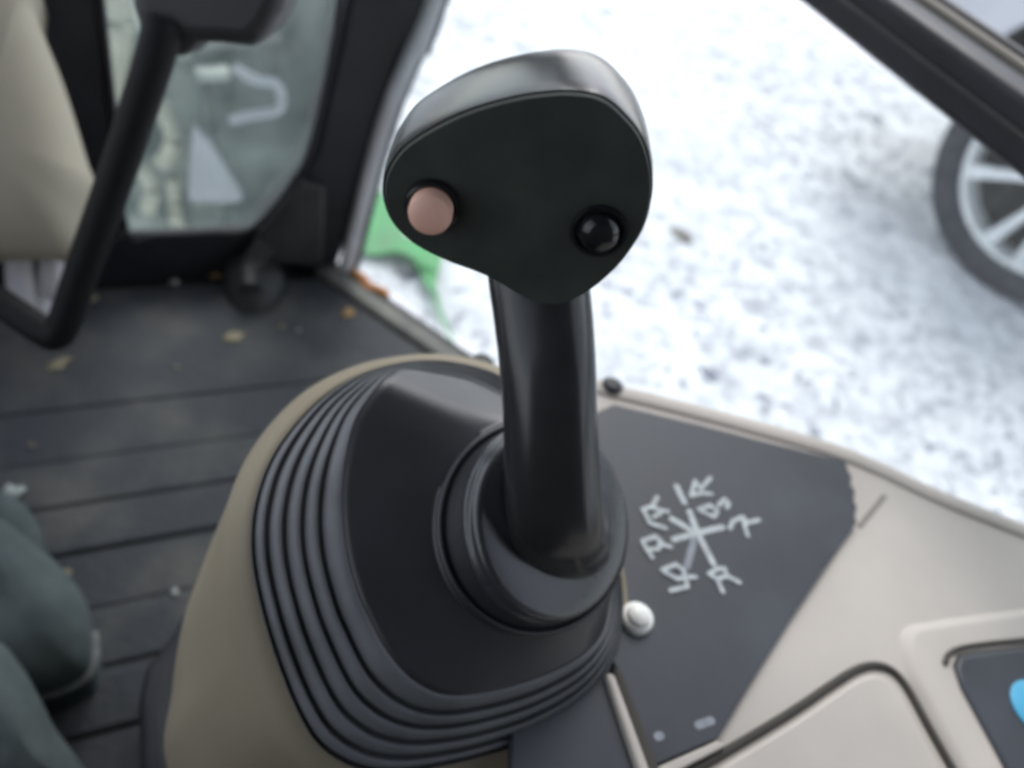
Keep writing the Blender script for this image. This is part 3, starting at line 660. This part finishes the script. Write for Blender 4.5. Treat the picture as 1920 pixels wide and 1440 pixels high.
prism('rib', fr([(428, 155), (446, 152), (438, 230), (428, 215)], Y2-0.02), (0, 0.015, 0), 'frame_dust', arm, bevel=0.003)

# ================================================================== OUTSIDE: GREEN STRIP, STONE
def gz(x, y, h=0.012): return onz(x, y, h)
gpx = [(690, 330), (735, 380), (760, 440), (832, 470), (822, 510), (812, 548), (800, 535), (786, 505), (770, 480), (742, 470), (700, 478), (676, 470), (680, 400)]
gs = thing('green_plastic_sheet', 'bright green plastic sheet scrap lying on the snow behind the lever head', 'plastic sheet', gz(760, 450))
gp3 = [gz(x, y, 0.02+0.012*math.sin(i*1.7)) for i, (x, y) in enumerate(gpx)]
prism('sheet', gp3, (0, 0, -0.006), 'green', gs, bevel=0.0)
tube('tail', catmull([gz(812, 540), gz(822, 575), gz(838, 615), gz(858, 660)], 16), [0.008-0.0004*k for k in range(17)], 'green', gs, seg=8, aspect=0.3)
def rock(x, y, wpx, label, el):
    c = onz(x, y, 0.0); r = wpx/2/FOC*((c-CP).dot(CF)); v = []; f = []; R_, S_ = 8, 14
    ax = Vector((CR.x, CR.y, 0)).normalized(); ay = Vector((-ax.y, ax.x, 0))
    for j in range(R_+1):
        ph = math.pi*j/R_
        for i in range(S_):
            th = 2*math.pi*i/S_; k = 1+0.2*noise.noise(Vector((math.cos(th)*1.4+x, math.sin(th)*1.4, ph)))
            v.append(c+ax*math.cos(th)*math.sin(ph)*k*r+ay*math.sin(th)*math.sin(ph)*k*r*el+Vector((0, 0, math.cos(ph)*r*0.35)))
    for j in range(R_):
        for i in range(S_): a = j*S_+i; b = j*S_+(i+1) % S_; f.append([a, b, b+S_, a+S_])
    tag(obj('stone', v, f, 'stone', None, angle=180, loc=c), label, 'stone')
rock(1270, 442, 62, 'brownish flat stone poking from the snow right of the lever head', 0.75)

# ================================================================== OUTSIDE: PARKED CAR
WR = 0.38
WC = atd(2012, 342, 2.16)
axd = Vector((CP.x-WC.x, CP.y-WC.y, 0)).normalized()
axd = Matrix.Rotation(rad(-4), 3, 'Z') @ axd
td = Vector((-axd.y, axd.x, 0))
if td.dot(CR) > 0: td = -td                       # td: to the left in the picture, the car's front
car = thing('parked_car', 'silver parked car with alloy wheel at the right edge', 'car', Vector((WC.x, WC.y, 0)))
def cw(l, z, o=0.0): return WC+td*l+axd*o+Vector((0, 0, z-WC.z))
wh = disc_stack('wheel', WC, axd, [(0.15, -0.20), (0.285, -0.20), (0.285, -0.06), (0.10, -0.06)], 'brake', car, 48)
ty = disc_stack('tyre', WC, axd, [(0.290, -0.20), (0.35, -0.20), (0.375, -0.18), (0.38, -0.14), (0.38, -0.03), (0.372, 0.0), (0.352, 0.014), (0.305, 0.016), (0.287, 0.006), (0.283, -0.01)], 'tyre', wh, 64, cap1=False)
rim = disc_stack('rim', WC, axd, [(0.282, -0.02), (0.288, 0.006), (0.284, 0.011), (0.272, 0.008), (0.262, -0.012), (0.255, -0.06)], 'alloy', wh, 64, cap1=False)
upw = Vector((0, 0, 1))
for k in range(10):
    q = rad(360/10*k+4+(6 if k % 2 else -6)); d = td*math.cos(q)+upw*math.sin(q); s = -td*math.sin(q)+upw*math.cos(q)
    pts = []
    for (r_, hw, z_) in ((0.03, 0.018, 0.0), (0.15, 0.016, -0.004), (0.272, 0.026, -0.008)): pts.append((r_, hw, z_))
    L = [[WC+d*r_+s*hw+axd*(z_-0.012), WC+d*r_+s*hw*0.75+axd*(z_+0.008), WC+d*r_-s*hw*0.75+axd*(z_+0.008), WC+d*r_-s*hw+axd*(z_-0.012)] for r_, hw, z_ in pts]
    loft('spoke', L, 'alloy', wh, True, True, bevel=0.003)
disc_stack('hub_cap', WC, axd, [(0.055, -0.015), (0.055, 0.012), (0.045, 0.018), (0.01, 0.019)], 'alloy', wh, 32)
# fender with its wheel arch, bumper and lamp: the corner of the car nearest the camera
arch = [(0.44*math.cos(q), WC.z+0.02+0.44*math.sin(q)) for q in [math.pi*k/16 for k in range(17)]]
fend = [cw(0.48, 0.47, 0.03)] + [cw(l, z, 0.03) for l, z in arch] + [cw(-0.46, 0.36, 0.03), cw(-1.6, 0.36, 0.03), cw(-1.6, 1.02, 0.03), cw(0.1, 0.98, 0.03), cw(0.62, 0.90, 0.03)]
fd = prism('fender', [cw(0.62, 0.50, 0.03)]+fend, -axd*0.08, 'carpaint', car, bevel=0.015)
bump = []
for (z, o) in ((0.47, 0.0), (0.52, 0.03), (0.62, 0.04), (0.72, 0.03)):
    row = []
    for k in range(13):
        a = k/12*math.pi/2*1.15
        row.append(cw(0.64+0.24*math.sin(a), z, o-0.005-0.42*(1-math.cos(a))))
    bump.append(row)
loft('bumper', bump, 'carpaint', car, closed=False)
hl_ = []
for (z, o) in ((0.725, 0.028), (0.74, 0.034), (0.82, 0.02), (0.86, -0.01)):
    hl_.append([cw(0.64+0.22*math.sin(k/12*1.6), z, o-0.40*(1-math.cos(k/12*1.6))) for k in range(13)])
loft('headlight', hl_, 'lens', car, closed=False)
prism('bonnet', [cw(0.66, 0.90, 0.01), cw(0.86, 0.86, -0.5), cw(0.86, 0.86, -1.3), cw(0.1, 0.99, -1.7), cw(-1.5, 1.04, -1.7), cw(-1.5, 1.04, 0.01)], (0, 0, -0.03), 'carpaint', car, bevel=0.01)
prism('underbody', [cw(0.80, 0.50, -0.35), cw(-1.6, 0.40, -0.25), cw(-1.6, 0.40, -1.5), cw(0.80, 0.50, -1.5)], (0, 0, 0.3), 'brake', car)
